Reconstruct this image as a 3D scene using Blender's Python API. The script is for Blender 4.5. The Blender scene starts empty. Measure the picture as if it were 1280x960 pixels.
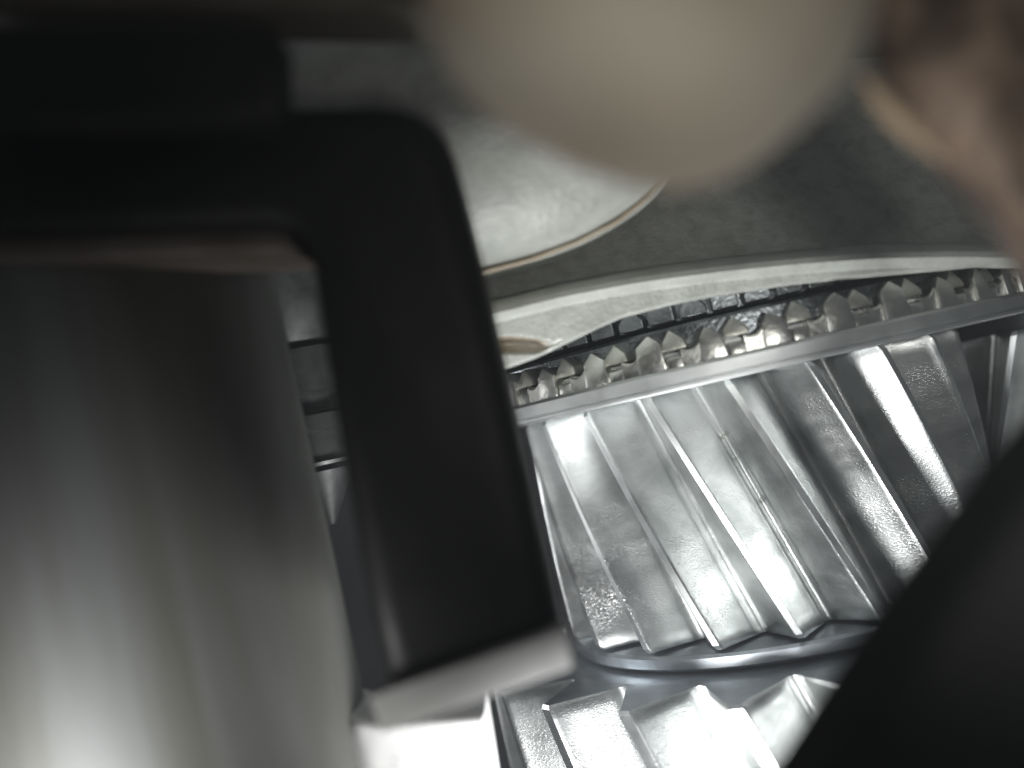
import bpy, bmesh, math, random
from mathutils import Vector, Matrix
random.seed(7)
MM = 0.001
sc = bpy.context.scene
C = sc.collection

# ------------------------------------------------------------------ camera
F_PX = 1280.0                      # focal length in photo pixels (1280 wide)
ROLL = math.radians(12.7)
PITCH = math.atan(54.0 / F_PX)
fw = Vector((0, math.cos(PITCH), math.sin(PITCH)))
u0 = Vector((0, -math.sin(PITCH), math.cos(PITCH)))
r0 = Vector((1, 0, 0))
rt = math.cos(ROLL) * r0 - math.sin(ROLL) * u0
up = math.sin(ROLL) * r0 + math.cos(ROLL) * u0
CAM = Vector((0, 0, 200.0))        # mm above the bottom of the gearbox
cd = bpy.data.cameras.new('camera')
cam = bpy.data.objects.new('camera', cd); C.objects.link(cam)
m3 = Matrix((rt, up, -fw)).transposed()
cam.matrix_world = Matrix.Translation(CAM * MM) @ m3.to_4x4()
cd.sensor_width = 36.0
cd.lens = 36.0 * F_PX / 1280.0
cd.clip_start = 0.002; cd.clip_end = 5.0
cd.dof.use_dof = True
cd.dof.focus_distance = 0.142
cd.dof.aperture_fstop = cd.lens / 3.4      # 3.4 mm pupil
sc.camera = cam


def P(x, y, d):
    """photo pixel + depth along the view axis (mm) -> world point in mm"""
    return CAM + fw * d + rt * ((x - 640) / F_PX * d) + up * ((480 - y) / F_PX * d)


def K(x, y, z):
    """camera-frame offset (right, up, forward) in mm -> world mm"""
    return CAM + rt * x + up * y + fw * z


# ------------------------------------------------------------------ world and lamps
w = bpy.data.worlds.new('World'); sc.world = w; w.use_nodes = True
bg = w.node_tree.nodes['Background']
bg.inputs[0].default_value = (0.95, 0.98, 1.0, 1); bg.inputs[1].default_value = 0.07


def lamp(name, pos, target, size, watts, col):
    l = bpy.data.lights.new(name, 'AREA'); l.shape = 'DISK'; l.size = size * MM
    l.energy = watts; l.color = col
    o = bpy.data.objects.new(name, l); C.objects.link(o)
    o.location = pos * MM
    o.rotation_euler = (target - pos).to_track_quat('-Z', 'Y').to_euler()
    return o


lamp('torch_lamp', K(13, -50, 99), K(20, -4, 140), 18, 0.054, (1.0, 1.0, 1.0))
lamp('side_fill', K(-98, -22, 172), K(40, -8, 142), 46, 0.065, (1.0, 1.0, 1.0))  # unseen lamp added for reflections on the right-hand tooth flanks
def spot(name, pos, target, deg, watts, soft, col):
    l = bpy.data.lights.new(name, 'SPOT'); l.energy = watts; l.color = col
    l.spot_size = math.radians(deg); l.spot_blend = 1.0; l.shadow_soft_size = soft * MM
    o = bpy.data.objects.new(name, l); C.objects.link(o); o.location = pos * MM
    o.rotation_euler = (target - pos).to_track_quat('-Z', 'Y').to_euler()
    return o


spot('low_left_fill', K(-48, -56, 64), P(170, 1010, 92), 70, 0.32, 14, (1.0, 1.0, 0.98))  # unseen lamp added low left for the shaft foot and bracket end
spot('gear_fill_spot', K(32, -6, 2), P(930, 390, 130), 46, 0.21, 4, (1.0, 0.99, 0.95))  # unseen fill added to brighten the dog teeth, fork rim and boss
spot('peg_fill_spot', K(4, -8, -4), P(850, 100, 60), 60, 0.030, 4, (1.0, 0.97, 0.90))  # unseen fill near the lens, added to brighten the beige peg

vs = sc.view_settings
vs.view_transform = 'Standard'; vs.look = 'None'; vs.exposure = 0.0; vs.gamma = 1.0
vs.use_curve_mapping = False


# ------------------------------------------------------------------ materials
def mat(name, col, metallic=1.0, rough=0.3, col2=None, cscale=120, rvar=0.12, rscale=300,
        bump=0.0, bscale=2500, bmask=False, spec=0.5, fine=0.0, lines=None, coat=0.0, stretch=None, bdist=0.0001, bth=(0.35, 0.7), mask=(110, 0.42, 0.6, 0.06)):
    m = bpy.data.materials.new(name); m.use_nodes = True
    nt = m.node_tree; N = nt.nodes; L = nt.links
    b = N['Principled BSDF']
    b.inputs['Metallic'].default_value = metallic
    b.inputs['Specular IOR Level'].default_value = spec
    if coat:
        b.inputs['Coat Weight'].default_value = coat; b.inputs['Coat Roughness'].default_value = 0.12
    tc = N.new('ShaderNodeTexCoord')
    co = tc.outputs['Object']
    cs_ = co
    if stretch:
        mp = N.new('ShaderNodeMapping'); mp.inputs['Scale'].default_value = stretch
        L.new(co, mp.inputs['Vector']); cs_ = mp.outputs[0]

    def noise(scale, detail=4, rough_=0.55, dist=0.0):
        n = N.new('ShaderNodeTexNoise'); n.inputs['Scale'].default_value = scale
        n.inputs['Detail'].default_value = detail; n.inputs['Roughness'].default_value = rough_
        n.inputs['Distortion'].default_value = dist
        L.new(cs_, n.inputs['Vector']); return n.outputs['Fac']

    def mrange(src, a, b_, c, d):
        r = N.new('ShaderNodeMapRange'); r.inputs[1].default_value = a; r.inputs[2].default_value = b_
        r.inputs[3].default_value = c; r.inputs[4].default_value = d
        L.new(src, r.inputs[0]); return r.outputs[0]
    if col2 is None:
        b.inputs['Base Color'].default_value = (*col, 1)
    else:
        mx = N.new('ShaderNodeMix'); mx.data_type = 'RGBA'
        mx.inputs[6].default_value = (*col, 1); mx.inputs[7].default_value = (*col2, 1)
        L.new(mrange(noise(cscale, 6, 0.6, 0.4), 0.42, 0.66, 0, 1), mx.inputs[0])
        L.new(mx.outputs[2], b.inputs['Base Color'])
    L.new(mrange(noise(rscale, 5, 0.6), 0.3, 0.7, max(0.04, rough - rvar), rough + rvar), b.inputs['Roughness'])
    nrm = None
    if bump:
        bm_ = N.new('ShaderNodeBump'); bm_.inputs['Distance'].default_value = bdist
        h = noise(bscale, 3, 0.5)
        h = mrange(h, *bth, 0, 1)
        if bmask:
            k = mrange(noise(mask[0], 3, 0.5), mask[1], mask[2], mask[3], 1.0)
            mu = N.new('ShaderNodeMath'); mu.operation = 'MULTIPLY'
            mu.inputs[1].default_value = bump; L.new(k, mu.inputs[0]); L.new(mu.outputs[0], bm_.inputs['Strength'])
        else:
            bm_.inputs['Strength'].default_value = bump
        L.new(h, bm_.inputs['Height']); nrm = bm_.outputs[0]
    if fine:
        b2 = N.new('ShaderNodeBump'); b2.inputs['Distance'].default_value = 0.0002
        b2.inputs['Strength'].default_value = fine
        L.new(noise(700, 5, 0.6), b2.inputs['Height'])
        if nrm: L.new(nrm, b2.inputs['Normal'])
        nrm = b2.outputs[0]
    if lines:
        wv = N.new('ShaderNodeTexWave'); wv.wave_type = 'BANDS'; wv.bands_direction = lines[0]
        wv.inputs['Scale'].default_value = lines[1]; wv.inputs['Distortion'].default_value = 0.6
        wv.inputs['Detail'].default_value = 2
        L.new(co, wv.inputs['Vector'])
        b3 = N.new('ShaderNodeBump'); b3.inputs['Distance'].default_value = 0.00008
        b3.inputs['Strength'].default_value = lines[2]
        L.new(wv.outputs['Fac'], b3.inputs['Height'])
        if nrm: L.new(nrm, b3.inputs['Normal'])
        nrm = b3.outputs[0]
    if nrm: L.new(nrm, b.inputs['Normal'])
    return m


M = {}
M['flank'] = mat('polished_gear_steel', (0.62, 0.635, 0.63), 1, 0.37, (0.42, 0.44, 0.435), 110, 0.09, 130, 0.5, 3000, True,
                 stretch=(0.8, 0.8, 1.5), bdist=0.00007, bth=(0.5, 0.78), mask=(75, 0.36, 0.58, 0.06))
M['tip'] = mat('ground_tooth_tip', (0.66, 0.68, 0.68), 1, 0.36, None, 0, 0.06, 300, 0, 0, False, lines=('Z', 900, 0.17))
M['hub'] = mat('turned_steel', (0.48, 0.52, 0.55), 1, 0.38, (0.38, 0.41, 0.44), 90, 0.1, 200, fine=0.12)
M['flange'] = mat('turned_flange_steel', (0.66, 0.68, 0.68), 1, 0.52, None, 0, 0.08, 250, fine=0.08)
M['dog'] = mat('oily_dog_tooth_steel', (0.68, 0.69, 0.675), 1, 0.36, (0.60, 0.60, 0.545), 260, 0.10, 400, 0.22, 1500)
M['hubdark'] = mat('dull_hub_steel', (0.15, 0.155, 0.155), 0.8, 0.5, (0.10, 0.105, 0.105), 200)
M['synchro'] = mat('oily_synchro_steel', (0.60, 0.605, 0.56), 1, 0.45, (0.46, 0.45, 0.38), 220, 0.1, 400, 0.3, 1500)
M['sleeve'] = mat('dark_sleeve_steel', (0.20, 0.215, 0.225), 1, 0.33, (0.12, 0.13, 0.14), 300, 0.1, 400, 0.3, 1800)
M['cast'] = mat('cast_aluminium', (0.48, 0.50, 0.465), 0.25, 0.55, (0.38, 0.395, 0.365), 220, 0.08, 300, 0.5, 1700, fine=0.25)
M['castshade'] = mat('cast_aluminium_web_shade', (0.27, 0.28, 0.255), 0.2, 0.6, (0.20, 0.21, 0.185), 420, 0.08, 300, 0.5, 1900, fine=0.25)  # same cast aluminium, the web's shade put into a darker colour
M['rust'] = mat('rusty_cast_pad', (0.30, 0.245, 0.17), 0.2, 0.5, (0.50, 0.47, 0.41), 180, 0.1, 300, 0.4, 1500)
M['tan'] = mat('tan_parting_edge', (0.36, 0.30, 0.22), 0.2, 0.5, (0.42, 0.37, 0.29), 200, 0.1, 300, 0.3, 1500)
M['black'] = mat('blackened_steel', (0.006, 0.006, 0.006), 0.0, 0.5, (0.009, 0.0085, 0.008), 60, 0.08, 200, fine=0.1, spec=0.30)
M['matte'] = mat('matte_black_case', (0.006, 0.0065, 0.006), 0.0, 0.8, None, 0, 0.05, 200, spec=0.08)
M['shaft'] = mat('polished_shaft_steel', (0.15, 0.155, 0.155), 0.1, 0.6, (0.085, 0.085, 0.07), 60, 0.06, 60, stretch=(1, 1, 0.12))
M['worn_lit'] = mat('worn_lit_steel', (0.36, 0.36, 0.35), 0.0, 0.7, (0.29, 0.285, 0.275), 80, 0.08, 200)  # bare steel, lamp light on the lower end put into paler colour
M['lug'] = mat('glare_lug_steel', (0.80, 0.80, 0.79), 0.3, 0.35)  # near-white base colour so the block blows out as glare
M['knob'] = mat('beige_cast_peg', (0.68, 0.62, 0.51), 0.0, 0.75, (0.46, 0.36, 0.25), 50, 0.08, 200, fine=0.2, spec=0.2)
M['bar'] = mat('grey_brown_bar', (0.13, 0.12, 0.10), 0.0, 0.7, (0.10, 0.085, 0.07), 50, 0.08, 200, spec=0.2)
M['brown'] = mat('brown_oily_casting', (0.045, 0.031, 0.022), 0.0, 0.6, (0.19, 0.135, 0.10), 210, 0.1, 200, fine=0.5, spec=0.25)
M['leveredge'] = mat('tan_lever_edge', (0.34, 0.26, 0.18), 0.0, 0.6, (0.22, 0.16, 0.11), 200, spec=0.3)
M['lip'] = mat('lit_brown_edge', (0.15, 0.125, 0.11), 0.2, 0.5, (0.10, 0.075, 0.06), 60)  # light from below on the bar's underside put into paler brown
M['wall'] = mat('gearbox_wall_dark', (0.07, 0.072, 0.068), 0.2, 0.6, (0.04, 0.042, 0.04), 60, fine=0.3)


# ------------------------------------------------------------------ helpers
def tag(o, label=None, cat=None, group=None, kind=None):
    if label: o['label'] = label
    if cat: o['category'] = cat
    if group: o['group'] = group
    if kind: o['kind'] = kind
    return o


def thing(name, loc, label, cat, group=None, rotz=0):
    o = bpy.data.objects.new(name, None); o.empty_display_size = 0.005
    C.objects.link(o); o.location = Vector(loc) * MM; o.rotation_euler = (0, 0, rotz)
    return tag(o, label, cat, group)


def mesh(name, verts, faces, mats, fm=None, smooth=True, recalc=True):
    me = bpy.data.meshes.new(name)
    me.from_pydata([Vector(v) * MM for v in verts], [], faces)
    for m in (mats if isinstance(mats, (list, tuple)) else [mats]): me.materials.append(m)
    if fm:
        for p, i in zip(me.polygons, fm): p.material_index = i
    if recalc:
        bm = bmesh.new(); bm.from_mesh(me); bmesh.ops.recalc_face_normals(bm, faces=bm.faces)
        bm.to_mesh(me); bm.free()
    for p in me.polygons: p.use_smooth = smooth
    if smooth: me.set_sharp_from_angle(angle=math.radians(32))
    return me


def obj(name, me, parent=None, loc=(0, 0, 0), rotz=0):
    o = bpy.data.objects.new(name, me); C.objects.link(o)
    if parent: o.parent = parent
    o.location = Vector(loc) * MM; o.rotation_euler = (0, 0, rotz)
    return o


def lathe_mesh(name, prof, m, n=96, smooth=True):
    """closed (r, z) loop turned about z"""
    vs_, fs = [], []
    k = len(prof)
    for i in range(n):
        a = 2 * math.pi * i / n
        for r, z in prof: vs_.append((r * math.sin(a), -r * math.cos(a), z))
    for i in range(n):
        j = (i + 1) % n
        for q in range(k):
            p = (q + 1) % k
            fs.append((i * k + q, j * k + q, j * k + p, i * k + p))
    return mesh(name, vs_, fs, m, smooth=smooth)


def solid_box_mesh(name, pts8, m, bev=0.0, seg=2):
    """pts8: bottom four then top four, in mm"""
    bm = bmesh.new()
    v = [bm.verts.new(Vector(p) * MM) for p in pts8]
    for f in ((0, 3, 2, 1), (4, 5, 6, 7), (0, 1, 5, 4), (1, 2, 6, 5), (2, 3, 7, 6), (3, 0, 4, 7)):
        bm.faces.new([v[i] for i in f])
    bmesh.ops.recalc_face_normals(bm, faces=bm.faces)
    if bev: bmesh.ops.bevel(bm, geom=list(bm.edges), offset=bev * MM, segments=seg, profile=0.5, affect='EDGES')
    me = bpy.data.meshes.new(name); bm.to_mesh(me); bm.free()
    me.materials.append(m)
    for p in me.polygons: p.use_smooth = True
    me.set_sharp_from_angle(angle=math.radians(40))
    return me


# gear axis: horizontal distance 175 mm along the ray through pixel (913, 465)
ray = (P(913, 465, 100) - CAM); hz = Vector((ray.x, ray.y, 0)); hz.normalize()
AX = Vector((CAM.x, CAM.y, 0)) + hz * 175.0
CZ = CAM.z
YAW = math.atan2(hz.x, hz.y)       # local -Y of every turned part looks at the camera
ROTZ = -YAW


def tooth_mesh(name, prof, pitch, z0, z1, Rref, tanb, rin, steps=24, cham=0.7, cr=0.5, mats=None):
    """helical tooth: prof = [(r, half arc in mm at r)], from tip to root; angle 0 at z1 (top), local -Y"""
    half = [(r, a / r) for r, a in prof]
    half[-1] = (half[-1][0], pitch / 2)
    sec = [(r, -a) for r, a in reversed(half)] + [(r, a) for r, a in half]
    k = len(sec)
    zs = [z1, z1 - 0.12, z1 - cham] + [z1 - cham + (z0 - z1 + 2 * cham) * i / steps for i in range(1, steps)] + [z0 + cham, z0 + 0.12, z0]
    V, Fc, fm = [], [], []
    tipr = prof[0][0]; rootr = prof[-1][0]
    for zi, z in enumerate(zs):
        th = (z1 - z) * tanb / Rref
        e = (1.0, 0.75, 0.0)[zi] if zi < 3 else (0.0, 0.75, 1.0)[zi - (len(zs) - 3)] if zi >= len(zs) - 3 else 0.0
        for r, a in sec:
            t = (r - rootr) / (tipr - rootr)
            rr = r - cr * e * t
            aa = a * (1 - 0.22 * e * max(0, t)) if t > 0.02 else a
            A = th + aa
            V.append((rr * math.sin(A), -rr * math.cos(A), z))
    n = len(zs)
    for i in range(n - 1):
        for q in range(k - 1):
            Fc.append((i * k + q, i * k + q + 1, (i + 1) * k + q + 1, (i + 1) * k + q))
            fm.append(1 if q == k // 2 - 1 else 0)
    # end caps down to rin
    for zi, z in ((0, z1), (n - 1, z0)):
        th = (z1 - z) * tanb / Rref
        b = len(V)
        for r, a in sec:
            A = th + a
            V.append((rin * math.sin(A), -rin * math.cos(A), z))
        for q in range(k - 1):
            Fc.append((zi * k + q, zi * k + q + 1, b + q + 1, b + q)); fm.append(2)
    return mesh(name, V, Fc, mats, fm)


def scale_prof(R, N, tip_half, depth, fr=0.16):
    """profile from tip to root: narrow chamfered tip, nearly straight flank, tight round root fillet"""
    rr = R - depth
    p = 2 * math.pi / N
    hp = p / 2 * rr                                  # half pitch at the root circle
    base = hp * (1 - fr)                             # where the flank ends
    te = 0.84
    out = [(R, tip_half), (R - 0.30, tip_half + 0.28)]
    a0 = tip_half + 0.34
    for t in (0.07, 0.3, 0.55, te - 0.06, te):
        u = (t - 0.07) / (te - 0.07)
        out.append((R - depth * t, a0 + (base - a0) * (u + 0.10 * u * (1 - u))))
    out.append((R - depth * (te + 0.025), base + hp * fr * 0.05))
    for k in range(1, 5):                            # quarter-round fillet
        c = k / 4 * math.pi / 2
        out.append((R - depth * (te + 0.025 + (0.975 - te) * math.sin(c)), base + hp * fr * (0.05 + 0.95 * (1 - math.cos(c)))))
    return out


# ------------------------------------------------------------------ setting: gearbox wall behind
wall_pts = []
b0 = [K(-330, -260, 330), K(380, -260, 330), K(380, -260, 342), K(-330, -260, 342)]
b1 = [K(-330, 260, 330), K(380, 260, 330), K(380, 260, 342), K(-330, 260, 342)]
wl = obj('gearbox_wall', solid_box_mesh('gearbox_wall', b0 + b1, M['wall']))
tag(wl, kind='structure')

# ------------------------------------------------------------------ main helical gear
R1, N1, H1 = 35.6, 20, 35.4
TANB = 0.37
g1 = thing('helical_gear', (AX.x, AX.y, CZ - H1), 'oily polished helical gear with a ring of pointed dog teeth on its upper end',
           'gear', None, ROTZ)
obj('gear_body', lathe_mesh('gear_body', [(0.01, 0.3), (27.9, 0.3), (27.9, H1 - 0.3), (0.01, H1 - 0.3)], M['hub']), g1)
prof1 = scale_prof(R1, N1, 0.45, 7.2)
tm = tooth_mesh('gear_tooth', prof1, 2 * math.pi / N1, 0.0, H1, R1, TANB, 27.0, mats=[M['flank'], M['tip'], M['hub']])
for k in range(N1):
    obj('tooth', tm, g1, rotz=math.radians(-1.2) + 2 * math.pi * k / N1)

# dog ring on top of the gear
RD, ND = 46.4, 36
zb = H1 + 0.05
dr = obj('dog_ring', lathe_mesh('dog_ring', [(20, zb), (RD - 0.5, zb), (RD - 0.25, zb + 0.25), (RD - 0.25, zb + 0.6), (RD - 0.7, zb + 0.7), (RD - 0.7, zb + 0.85), (RD, zb + 0.95), (RD, zb + 2.4), (RD - 0.4, zb + 2.8), (RD - 2.6, zb + 2.9),
                                             (RD - 2.8, zb + 4.8), (20, zb + 4.8)], M['flange'], 160), g1)


def gable_tooth(name, w, d, h, rise, r, z, m, tilt=0.0, lean=0.0):
    """roof-topped dog tooth: width w along the ring, depth d inwards, eaves h, ridge rise; front at radius r"""
    yf, yb = -r, -(r - d)
    hw = w / 2
    V = [(-hw, yf, z), (hw, yf, z), (hw * 0.9, yb, z), (-hw * 0.9, yb, z),
         (-hw * 0.86, yf + 0.25, z + h), (hw * 0.86, yf + 0.25, z + h), (hw * 0.75, yb, z + h), (-hw * 0.75, yb, z + h),
         (lean, yf + 0.6, z + h + rise), (lean, yb - 0.2, z + h + rise * 0.9)]
    F_ = [(0, 3, 2, 1), (0, 1, 5, 8, 4), (1, 2, 6, 5), (2, 3, 7, 9, 6), (3, 0, 4, 7), (4, 8, 9, 7), (5, 6, 9, 8)]
    bm = bmesh.new(); vv = [bm.verts.new(Vector(v) * MM) for v in V]
    for f in F_: bm.faces.new([vv[i] for i in f])
    bmesh.ops.recalc_face_normals(bm, faces=bm.faces)
    bmesh.ops.bevel(bm, geom=list(bm.edges), offset=0.28 * MM, segments=2, profile=0.5, affect='EDGES')
    me = bpy.data.meshes.new(name); bm.to_mesh(me); bm.free(); me.materials.append(m)
    for p in me.polygons: p.use_smooth = True
    me.set_sharp_from_angle(angle=math.radians(28))
    return me


def web_mesh(name, a0, a1, r, d, z, h0, hm, h1, m):
    """low saddle between two dog teeth"""
    V, F_ = [], []
    n = 6
    for i in range(n + 1):
        t = i / n; a = a0 + (a1 - a0) * t
        h = hm + (h0 - hm) * (1 - t) ** 2.5 + (h1 - hm) * t ** 2.5
        for rr, zz in ((r, z), (r, z + h - 0.3), (r - 0.3, z + h), (r - d, z + h), (r - d, z)):
            V.append((rr * math.sin(a), -rr * math.cos(a), zz))
    for i in range(n):
        for q in range(4): F_.append((i * 5 + q, i * 5 + q + 1, i * 5 + 6 + q, i * 5 + 5 + q))
    F_.append((0, 1, 2, 3, 4)); F_.append(tuple(n * 5 + q for q in range(5)))
    return mesh(name, V, F_, m)


pd = 2 * math.pi / ND
tall = [gable_tooth('dog_tooth_%d' % i, 3.4 + 0.2 * i, 4.0, 3.0 + 0.3 * i, 1.3, RD - 0.35, zb + 2.75, M['dog'], lean=(-0.5, -0.2, 0.2)[i]) for i in range(3)]
web = web_mesh('dog_web', -0.5 * pd, -0.16 * pd, RD - 0.9, 2.5, zb + 2.7, 2.4, 1.6, 3.0, M['dog'])
blk = solid_box_mesh('dog_block', [(1.9, -(RD - 0.7), zb + 2.75), (4.0, -(RD - 0.9), zb + 2.75), (4.0, -(RD - 3), zb + 2.75), (1.9, -(RD - 3), zb + 2.75),
                                   (1.9, -(RD - 0.9), zb + 4.2), (4.0, -(RD - 1.1), zb + 4.2), (4.0, -(RD - 3), zb + 4.2), (1.9, -(RD - 3), zb + 4.2)], M['dog'], 0.2)
rd = random.Random(3)
for k in range(ND):
    a = math.radians(-1.8) + pd * k
    obj('dog_tooth', rd.choice(tall), dr, rotz=a + rd.uniform(-0.006, 0.006))
    obj('dog_web', web, dr, rotz=a)
    obj('dog_step', blk, dr, rotz=a)

# ------------------------------------------------------------------ synchro ring behind the dog teeth
sy = thing('synchro_ring', (AX.x, AX.y, CZ + 4.6), 'olive tinted synchro ring whose gabled peaks show between the dog teeth', 'synchro ring', None, ROTZ)
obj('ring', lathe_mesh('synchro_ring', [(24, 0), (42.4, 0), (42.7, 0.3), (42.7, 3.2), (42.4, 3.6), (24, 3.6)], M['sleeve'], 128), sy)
pk = [gable_tooth('synchro_peak_%d' % i, 3.4, 3.6, 1.1, 1.5 + 0.15 * i, 45.3, 0.5, M['synchro'], lean=-0.25 * i) for i in range(2)]
for k in range(ND):
    obj('tooth', pk[k % 2], sy, rotz=math.radians(-1.8) + pd * (k + 0.40))

# ------------------------------------------------------------------ sliding sleeve above
sl = thing('sliding_sleeve', (AX.x, AX.y, CZ + 8.9), 'dark steel sliding sleeve with small square splines under the cast fork', 'sleeve', None, ROTZ)
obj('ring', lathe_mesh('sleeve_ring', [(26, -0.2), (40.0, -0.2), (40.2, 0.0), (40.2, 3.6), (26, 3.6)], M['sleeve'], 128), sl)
NS = 64


def spline(name, dome):
    hw = 1.7
    top = [(-hw, 2.1), (hw, 2.1)] if not dome else [(-hw, 1.2), (-hw * 0.6, 2.0), (0, 2.35), (hw * 0.6, 2.0), (hw, 1.2)]
    poly = [(hw, 0), (-hw, 0)] + top
    V = [(x, -42.4, z) for x, z in poly] + [(x, -39.8, z) for x, z in poly]
    n = len(poly)
    F_ = [tuple(range(n)), tuple(range(n, 2 * n))] + [(i, (i + 1) % n, n + (i + 1) % n, n + i) for i in range(n)]
    bm = bmesh.new(); vv = [bm.verts.new(Vector(v) * MM) for v in V]
    for f in F_: bm.faces.new([vv[i] for i in f])
    bmesh.ops.recalc_face_normals(bm, faces=bm.faces)
    bmesh.ops.bevel(bm, geom=list(bm.edges), offset=0.18 * MM, segments=2, profile=0.5, affect='EDGES')
    me = bpy.data.meshes.new(name); bm.to_mesh(me); bm.free(); me.materials.append(M['sleeve'])
    return me


sp = [spline('spline_square', False), spline('spline_round', True)]
for k in range(NS):
    obj('spline', sp[k % 2], sl, rotz=2 * math.pi * (k + 0.3) / NS)

# ------------------------------------------------------------------ collar and lower gear
R2, N2 = 50.0, 21
Z2 = -38.4
co = thing('thrust_collar', (AX.x, AX.y, CZ + Z2 + 0.1), 'plain smooth steel collar lying between the upper and the lower gear', 'collar', None, ROTZ)
obj('ring', lathe_mesh('thrust_collar', [(14, 0), (34.6, 0), (35.2, 0.5), (35.2, 1.9), (34.8, 2.3), (29, 2.5), (28, 2.7), (14, 2.7)], M['hub'], 160), co)
g2 = thing('helical_gear', (AX.x, AX.y, CZ + Z2 - 34), 'larger coarse toothed helical gear below the smooth collar, seen onto its end face', 'gear', None, ROTZ)
obj('gear_body', lathe_mesh('lower_gear_body', [(0.01, 0.3), (40, 0.3), (40, 33.8), (0.01, 33.8)], M['hub'], 128), g2)
prof2 = scale_prof(R2, N2, 0.9, 9.4)
tm2 = tooth_mesh('lower_gear_tooth', prof2, 2 * math.pi / N2, 0, 34, R2, 0.36, 39.5, mats=[M['flank'], M['tip'], M['hub']], cham=0.5, cr=0.35)
for k in range(N2):
    obj('tooth', tm2, g2, rotz=math.radians(-10.0) + 2 * math.pi * k / N2)

# ------------------------------------------------------------------ meshing gear to the right
dirr = Vector((math.cos(YAW), -math.sin(YAW), 0))     # right of the gear as the camera sees it
AX3 = AX + dirr * 58.0 + hz * 26.0
g3 = thing('helical_gear', (AX3.x, AX3.y, CZ - 2.4 - 34), 'pitted helical gear with upright teeth meshing beside the black case edge', 'gear', None, ROTZ)
obj('gear_body', lathe_mesh('mating_gear_body', [(12, 0.3), (28, 0.3), (28, 33.7), (12, 33.7)], M['hub'], 96), g3)
tm3 = tooth_mesh('mating_gear_tooth', prof1, 2 * math.pi / N1, 0, 34, R1, -TANB, 27.0, mats=[M['flank'], M['tip'], M['hub']])
for k in range(N1):
    obj('tooth', tm3, g3, rotz=math.radians(-7.5) + 2 * math.pi * k / N1)
cs = thing('counter_shaft', (AX3.x, AX3.y, CZ - 90), 'dark stepped countershaft above the pitted meshing gear', 'shaft', None, ROTZ)
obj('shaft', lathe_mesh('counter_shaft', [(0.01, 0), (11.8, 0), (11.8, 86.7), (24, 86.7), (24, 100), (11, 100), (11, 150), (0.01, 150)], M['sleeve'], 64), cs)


# ------------------------------------------------------------------ cast shift fork
def interp(tab, x):
    for (x0, y0), (x1, y1) in zip(tab, tab[1:]):
        if x <= x1:
            t = (x - x0) / (x1 - x0); return y0 + (y1 - y0) * t
    return tab[-1][1]


sf = thing('shift_fork', P(900, 340, 140), 'grey cast shift fork with a bright rounded rim curving over the dark sleeve', 'shift fork')


def local(root, pts):
    o = Vector(root.location) / MM
    return [p - o for p in pts]


def loft(name, rows, m, root, smooth=True, closed=True):
    """rows: list of point rings (world mm); ends capped"""
    k = len(rows[0]); V = []; F_ = []
    for r in rows: V += local(root, r)
    for i in range(len(rows) - 1):
        for q in range(k if closed else k - 1):
            p = (q + 1) % k
            F_.append((i * k + q, i * k + p, (i + 1) * k + p, (i + 1) * k + q))
    if closed:
        F_.append(tuple(range(k))); F_.append(tuple((len(rows) - 1) * k + q for q in range(k)))
    return obj(name, mesh(name, V, F_, m), root)


ridge = [(520, 402), (620, 386), (700, 366), (800, 347), (900, 334), (1000, 324), (1100, 317), (1200, 315), (1320, 318)]
low = [(520, 500), (620, 470), (655, 460), (690, 447), (715, 434), (745, 419), (780, 400), (850, 381), (900, 371), (1000, 356), (1100, 346), (1200, 337), (1320, 322)]
dep = [(520, 122), (620, 123), (700, 124), (800, 125), (900, 126), (1000, 126), (1100, 126), (1200, 127), (1320, 130)]
rows = []; wrows = []
def pocket(x, y):
    e = 1 - ((x - 640) / 54.0) ** 2 - ((y - 431 - 0.04 * (x - 640)) / 11.5) ** 2
    return e
for x in [520, 550, 575] + list(range(584, 704, 3)) + list(range(704, 760, 12)) + list(range(760, 1330, 28)):
    r_, l_, d_ = interp(ridge, x), interp(low, x), interp(dep, x)
    tw = -0.22
    def q(y, dd): return P(x + tw * (y - r_), y, d_ + dd)
    face = []
    ya, yb = r_ + 19, l_ - 5
    for k in range(29):
        y = ya + (yb - ya) * k / 28
        xx = x + tw * (y - r_)
        face.append(q(y, 0.6 + 1.5 * math.sqrt(max(0.0, pocket(xx, y)))))
    rows.append([q(r_ - 13, 9), q(r_ - 11, 4.0), q(r_ - 7, 0.6), q(r_ - 1, -1.0), q(r_ + 6, -1.3), q(r_ + 12, -0.6), q(r_ + 16, 0.3)] + face + [q(l_, 1.5),
                 q(l_ - 3, 4), q(l_ - 10, 9)])
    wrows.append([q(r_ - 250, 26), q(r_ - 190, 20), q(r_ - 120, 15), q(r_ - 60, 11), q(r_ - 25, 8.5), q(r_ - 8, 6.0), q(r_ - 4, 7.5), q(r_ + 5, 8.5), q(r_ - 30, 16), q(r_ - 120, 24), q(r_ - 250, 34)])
rim = loft('rim', rows, M['cast'], sf)
loft('web', wrows, M['castshade'], sf)


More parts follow.
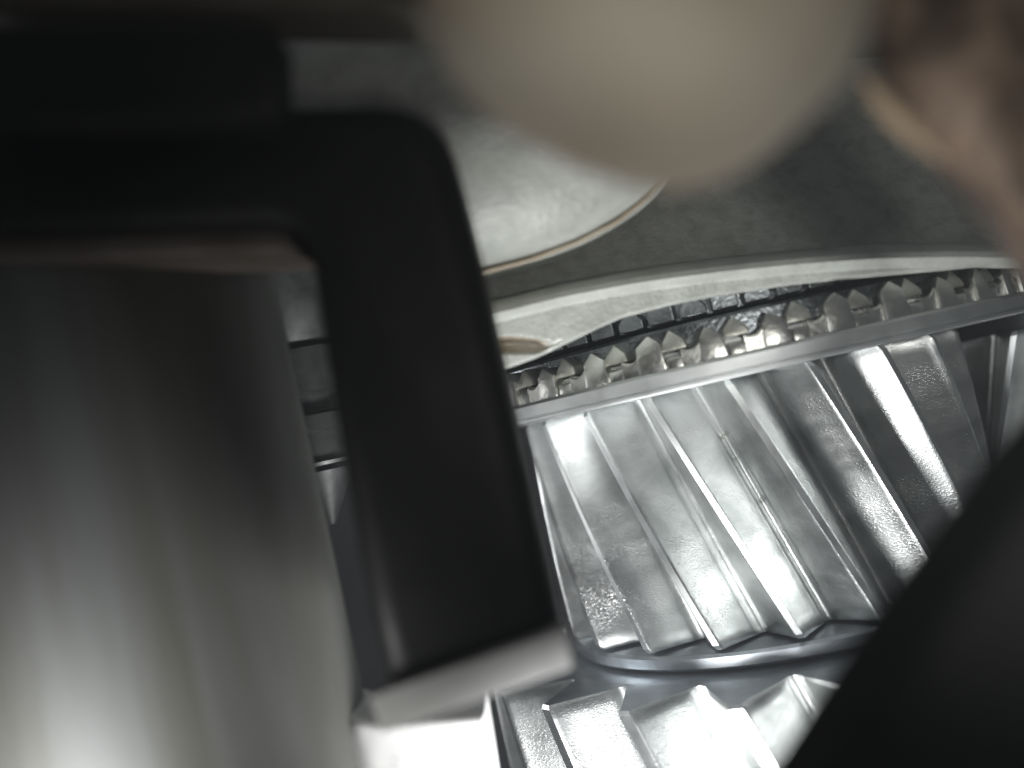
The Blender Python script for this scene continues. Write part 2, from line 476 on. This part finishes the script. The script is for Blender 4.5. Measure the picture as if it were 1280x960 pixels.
def slab(name, outline, d0, thick, m, root, bev=1.0, seg=3, dfun=None, smooth=40, back=False):
    """pixel outline at depth d0 (or dfun(x, y)), extruded backwards along the view of its own centre by thick"""
    bm = bmesh.new()
    o = Vector(root.location) / MM if root else Vector((0, 0, 0))
    fr = []
    for x, y in outline:
        d = dfun(x, y) if dfun else d0
        fr.append(P(x, y, d + thick) - fw * thick if back else P(x, y, d))
    vf = [bm.verts.new((p - o) * MM) for p in fr]
    vb = [bm.verts.new((p + fw * thick - o) * MM) for p in fr]
    n = len(vf)
    ff = bm.faces.new(vf); bm.faces.new(list(reversed(vb)))
    for i in range(n):
        bm.faces.new((vf[i], vb[i], vb[(i + 1) % n], vf[(i + 1) % n]))
    bmesh.ops.recalc_face_normals(bm, faces=bm.faces)
    if bev:
        bmesh.ops.bevel(bm, geom=[e for e in ff.edges], offset=bev * MM, segments=seg, profile=0.5, affect='EDGES')
    me = bpy.data.meshes.new(name); bm.to_mesh(me); bm.free(); me.materials.append(m)
    for p in me.polygons: p.use_smooth = True
    me.set_sharp_from_angle(angle=math.radians(smooth))
    return obj(name, me, root)


# rust in the pocket sunk into the foot of the rim
rim.data.materials.append(M['rust'])
ro = Vector(sf.location) / MM
for p in rim.data.polygons:
    w_ = p.center / MM + ro - CAM
    d_ = w_.dot(fw)
    if d_ < 128 and pocket(640 + w_.dot(rt) / d_ * F_PX, 480 - w_.dot(up) / d_ * F_PX) > 0.2: p.material_index = 1


def dome(name, outline, centre, d_edge, bulge, m, root, thick=8, n=7):
    """rounded boss: traced outline at d_edge, surface swelling towards the viewer by bulge at the centre, solid behind"""
    rings = []
    cx, cy = centre
    for i in range(n):
        t = (i / (n - 1)) ** 1.4 * 0.97
        s = 1 - t
        d = d_edge - bulge * math.sqrt(max(0.0, 1 - s ** 2.2))
        rings.append([P(cx + (x - cx) * s, cy + (y - cy) * s, d) for x, y in outline])
    back = [[p + fw * thick for p in rings[0]]]
    return loft(name, back + rings, m, root)


def smooth_outline(pts, it=3):
    for _ in range(it):
        o = []
        for i in range(len(pts)):
            a, b = pts[i], pts[(i + 1) % len(pts)]
            o.append((a[0] * .75 + b[0] * .25, a[1] * .75 + b[1] * .25)); o.append((a[0] * .25 + b[0] * .75, a[1] * .25 + b[1] * .75))
        pts = o
    return pts


boss = smooth_outline([(300, 30), (520, 0), (700, 60), (860, 130), (858, 205), (800, 262), (715, 310), (600, 342), (480, 360), (330, 300)], 2)
dome('boss', boss, (580, 150), 121, 13, M['cast'], sf, 10)
# tan parting line hugging the boss's lower edge
tb = [(560, 352), (600, 341), (660, 325), (720, 303), (770, 277), (810, 246), (835, 215)]
tr = []
for i, (x, y) in enumerate(tb):
    j0, j1 = max(0, i - 1), min(len(tb) - 1, i + 1)
    tx, ty = tb[j1][0] - tb[j0][0], tb[j1][1] - tb[j0][1]; l = math.hypot(tx, ty); nx, ny = -ty / l, tx / l
    tr.append([P(x + nx * 3.5 * math.cos(a), y + ny * 3.5 * math.cos(a), 119.5 + 1.0 * math.sin(a)) for a in [k * math.pi / 4 for k in range(8)]])
loft('parting_edge', tr, M['tan'], sf)

# ------------------------------------------------------------------ blurred things in front
br = thing('bracket', P(560, 820, 86), 'black steel bracket with a round upper corner and a pale lower end', 'bracket')
corner = [(470, 126), (498, 129), (522, 137), (542, 151), (557, 171), (568, 196), (577, 228)]
slab('arm', [(-160, 130), (330, 128)] + corner + [(600, 320), (640, 492), (676, 650), (706, 786), (716, 836), (492, 910), (450, 730), (420, 560), (396, 400), (386, 330), (378, 304), (362, 286), (330, 281), (160, 286), (-160, 294)],
     86, 22, M['black'], br, 2.6, 4)
ev = [P(460, 872, 84.2), P(709, 784, 84.2), P(717, 836, 87.2), P(476, 918, 87.2)]
obj('end_face', solid_box_mesh('end_face', local(br, ev + [p + fw * 3 for p in ev]), M['worn_lit'], 0.4), br)
slab('upper_plate', [(-160, 26), (200, 24), (318, 26), (346, 40), (350, 150), (-160, 150)], 74, 5, M['black'], br, 1.0)
lipp = slab('inner_lip', [(-160, 296), (160, 288), (330, 283), (358, 289), (372, 306), (374, 318), (340, 316), (160, 322), (-160, 330)], 90, 14, M['lip'], br, 0.6)

bs = P(112, 480, 114)
SH = P(170, 230, 94).z - (CZ - 90)
ps = thing('polished_shaft', (bs.x, bs.y, CZ - 90), 'thick polished steel shaft standing behind the black bracket', 'shaft', None, -math.atan2(bs.x, bs.y))
obj('shaft', lathe_mesh('polished_shaft', [(0.01, 0), (21.5, 0), (22.1, 0.6), (22.1, SH - 1.2), (20.9, SH), (0.01, SH)], M['shaft'], 128), ps)

lg = thing('glare_lug', P(520, 960, 98), 'bright steel lug standing in for glare under the pale lower end of the bracket', 'lug')  # block added where glare whites out a gear surface
slab('lug', [(436, 896), (470, 905), (606, 896), (616, 960), (628, 1040), (410, 1040)], 107, 10, M['lug'], lg, 0.8)

ce = thing('case_edge', P(1160, 900, 68), 'matte black edge of the case crossing diagonally below the gears', 'case')
slab('edge', [(1400, 420), (1280, 520), (1225, 585), (1165, 668), (1100, 756), (1032, 856), (966, 956), (920, 1040), (1400, 1040)], 56, 8, M['matte'], ce, 2.0, 4, back=True)

# beige peg
kb = thing('cast_peg', P(810, -80, 62), 'large beige rounded peg hanging down before the fork', 'peg')
prof_k = []
rings = []
ks = smooth_outline([(505, -140), (525, 15), (600, 105), (700, 165), (800, 205), (880, 212), (960, 188), (1035, 130), (1090, 50), (1115, -140)], 2)
cx, cy = 810, -20; KD = 41
for i in range(9):
    t = math.pi * i / 16
    rings.append([P(cx + (x - cx) * math.cos(t) + (0.0), cy + (y - cy) * math.cos(t), KD + 10 - 10 * math.sin(t)) for x, y in ks])
rings[-1] = [P(cx + (x - cx) * .03, cy + (y - cy) * .03, KD) for x, y in ks]
loft('peg', [[p + fw * 6 for p in rings[0]]] + rings, M['knob'], kb)

# brown lever top right
lv = thing('cast_lever', P(1240, 0, 78), 'brown oily cast lever arm with a tan edge beside the beige peg', 'lever')
path = [((1215, -120), 150, 70), ((1190, 0), 112, 69), ((1200, 90), 100, 68), ((1245, 170), 84, 68), ((1300, 260), 72, 70), ((1360, 360), 66, 72)]
rw = []
for i, ((x, y), r, d) in enumerate(path):
    j0, j1 = max(0, i - 1), min(len(path) - 1, i + 1)
    tx, ty = path[j1][0][0] - path[j0][0][0], path[j1][0][1] - path[j0][0][1]; l = math.hypot(tx, ty); nx, ny = -ty / l, tx / l
    rw.append([P(x + nx * r * math.cos(a), y + ny * r * math.cos(a), d - r / F_PX * d * 0.8 * math.sin(a)) for a in [k * math.pi / 8 for k in range(16)]])
loft('arm', rw, M['brown'], lv)
tb = [((1076, 94), 5), ((1088, 112), 12), ((1110, 140), 15), ((1140, 168), 14), ((1166, 190), 9), ((1180, 205), 4)]
rw = []
for i, ((x, y), r) in enumerate(tb):
    rw.append([P(x - .62 * r * math.cos(a), y + .78 * r * math.cos(a), 61.5 - 1.0 * math.sin(a)) for a in [k * math.pi / 5 for k in range(10)]])
loft('edge', rw, M['leveredge'], lv)

# pale bar along the top
tp = thing('cover_bar', P(200, -40, 84), 'pale grey bar above the black bracket', 'bar')
slab('bar', [(-160, -120), (560, -120), (556, 0), (530, 14), (300, 10), (-160, 14)], 84, 8, M['bar'], tp, 1.0)

# stepped hub seen through the slot between shaft and bracket
sh = P(386, 520, 150)
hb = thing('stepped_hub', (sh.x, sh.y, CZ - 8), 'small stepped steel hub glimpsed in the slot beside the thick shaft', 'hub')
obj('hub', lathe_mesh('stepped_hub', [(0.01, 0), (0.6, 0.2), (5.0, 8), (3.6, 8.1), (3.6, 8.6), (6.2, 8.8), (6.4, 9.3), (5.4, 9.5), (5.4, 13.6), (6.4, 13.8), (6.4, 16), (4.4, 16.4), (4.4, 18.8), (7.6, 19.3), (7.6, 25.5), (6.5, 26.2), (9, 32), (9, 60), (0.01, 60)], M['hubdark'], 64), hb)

# oil drops in the roots of the upper gear
M['oil'] = mat('clear_oil', (0.95, 0.95, 0.88), 0.0, 0.06, rvar=0.01)
M['oil'].node_tree.nodes['Principled BSDF'].inputs['Transmission Weight'].default_value = 1.0
M['oil'].node_tree.nodes['Principled BSDF'].inputs['IOR'].default_value = 1.46
rr = prof1[-1][0]
for k, dz, rad in ((0, 23.0, 0.55), (-1, 7.5, 0.42), (-1, 10.8, 0.34), (0, 12.2, 0.30), (-1, 17.4, 0.3), (1, 27.5, 0.36)):
    a = ROTZ + math.radians(-1.2) + 2 * math.pi * (k + 0.5) / N1 + dz * TANB / R1
    bm = bmesh.new(); bmesh.ops.create_icosphere(bm, subdivisions=3, radius=rad * MM)
    for v in bm.verts: v.co.z *= 1.25
    me = bpy.data.meshes.new('oil_drop'); bm.to_mesh(me); bm.free(); me.materials.append(M['oil'])
    for p in me.polygons: p.use_smooth = True
    r_ = rr + rad * 0.35
    o = obj('oil_drop', me, None, (AX.x + r_ * math.sin(a), AX.y - r_ * math.cos(a), CZ - dz))
    tag(o, 'tiny clear oil drop clinging in a tooth root of the upper gear', 'oil drop', 'oil drops on the upper gear')

# thin scattering volume added to stand in for lens veiling glare
hv = [K(-345, -275, -30), K(395, -275, -30), K(395, -275, 360), K(-345, -275, 360), K(-345, 275, -30), K(395, 275, -30), K(395, 275, 360), K(-345, 275, 360)]
hz_m = bpy.data.materials.new('glare_volume'); hz_m.use_nodes = True
hn = hz_m.node_tree; hn.nodes.clear()
ho = hn.nodes.new('ShaderNodeOutputMaterial'); pv = hn.nodes.new('ShaderNodeVolumePrincipled')
pv.inputs['Color'].default_value = (0.86, 0.92, 1.0, 1); pv.inputs['Density'].default_value = 0.36
hn.links.new(pv.outputs[0], ho.inputs['Volume'])
tag(obj('glare_haze', solid_box_mesh('glare_haze', hv, hz_m)), kind='stuff')
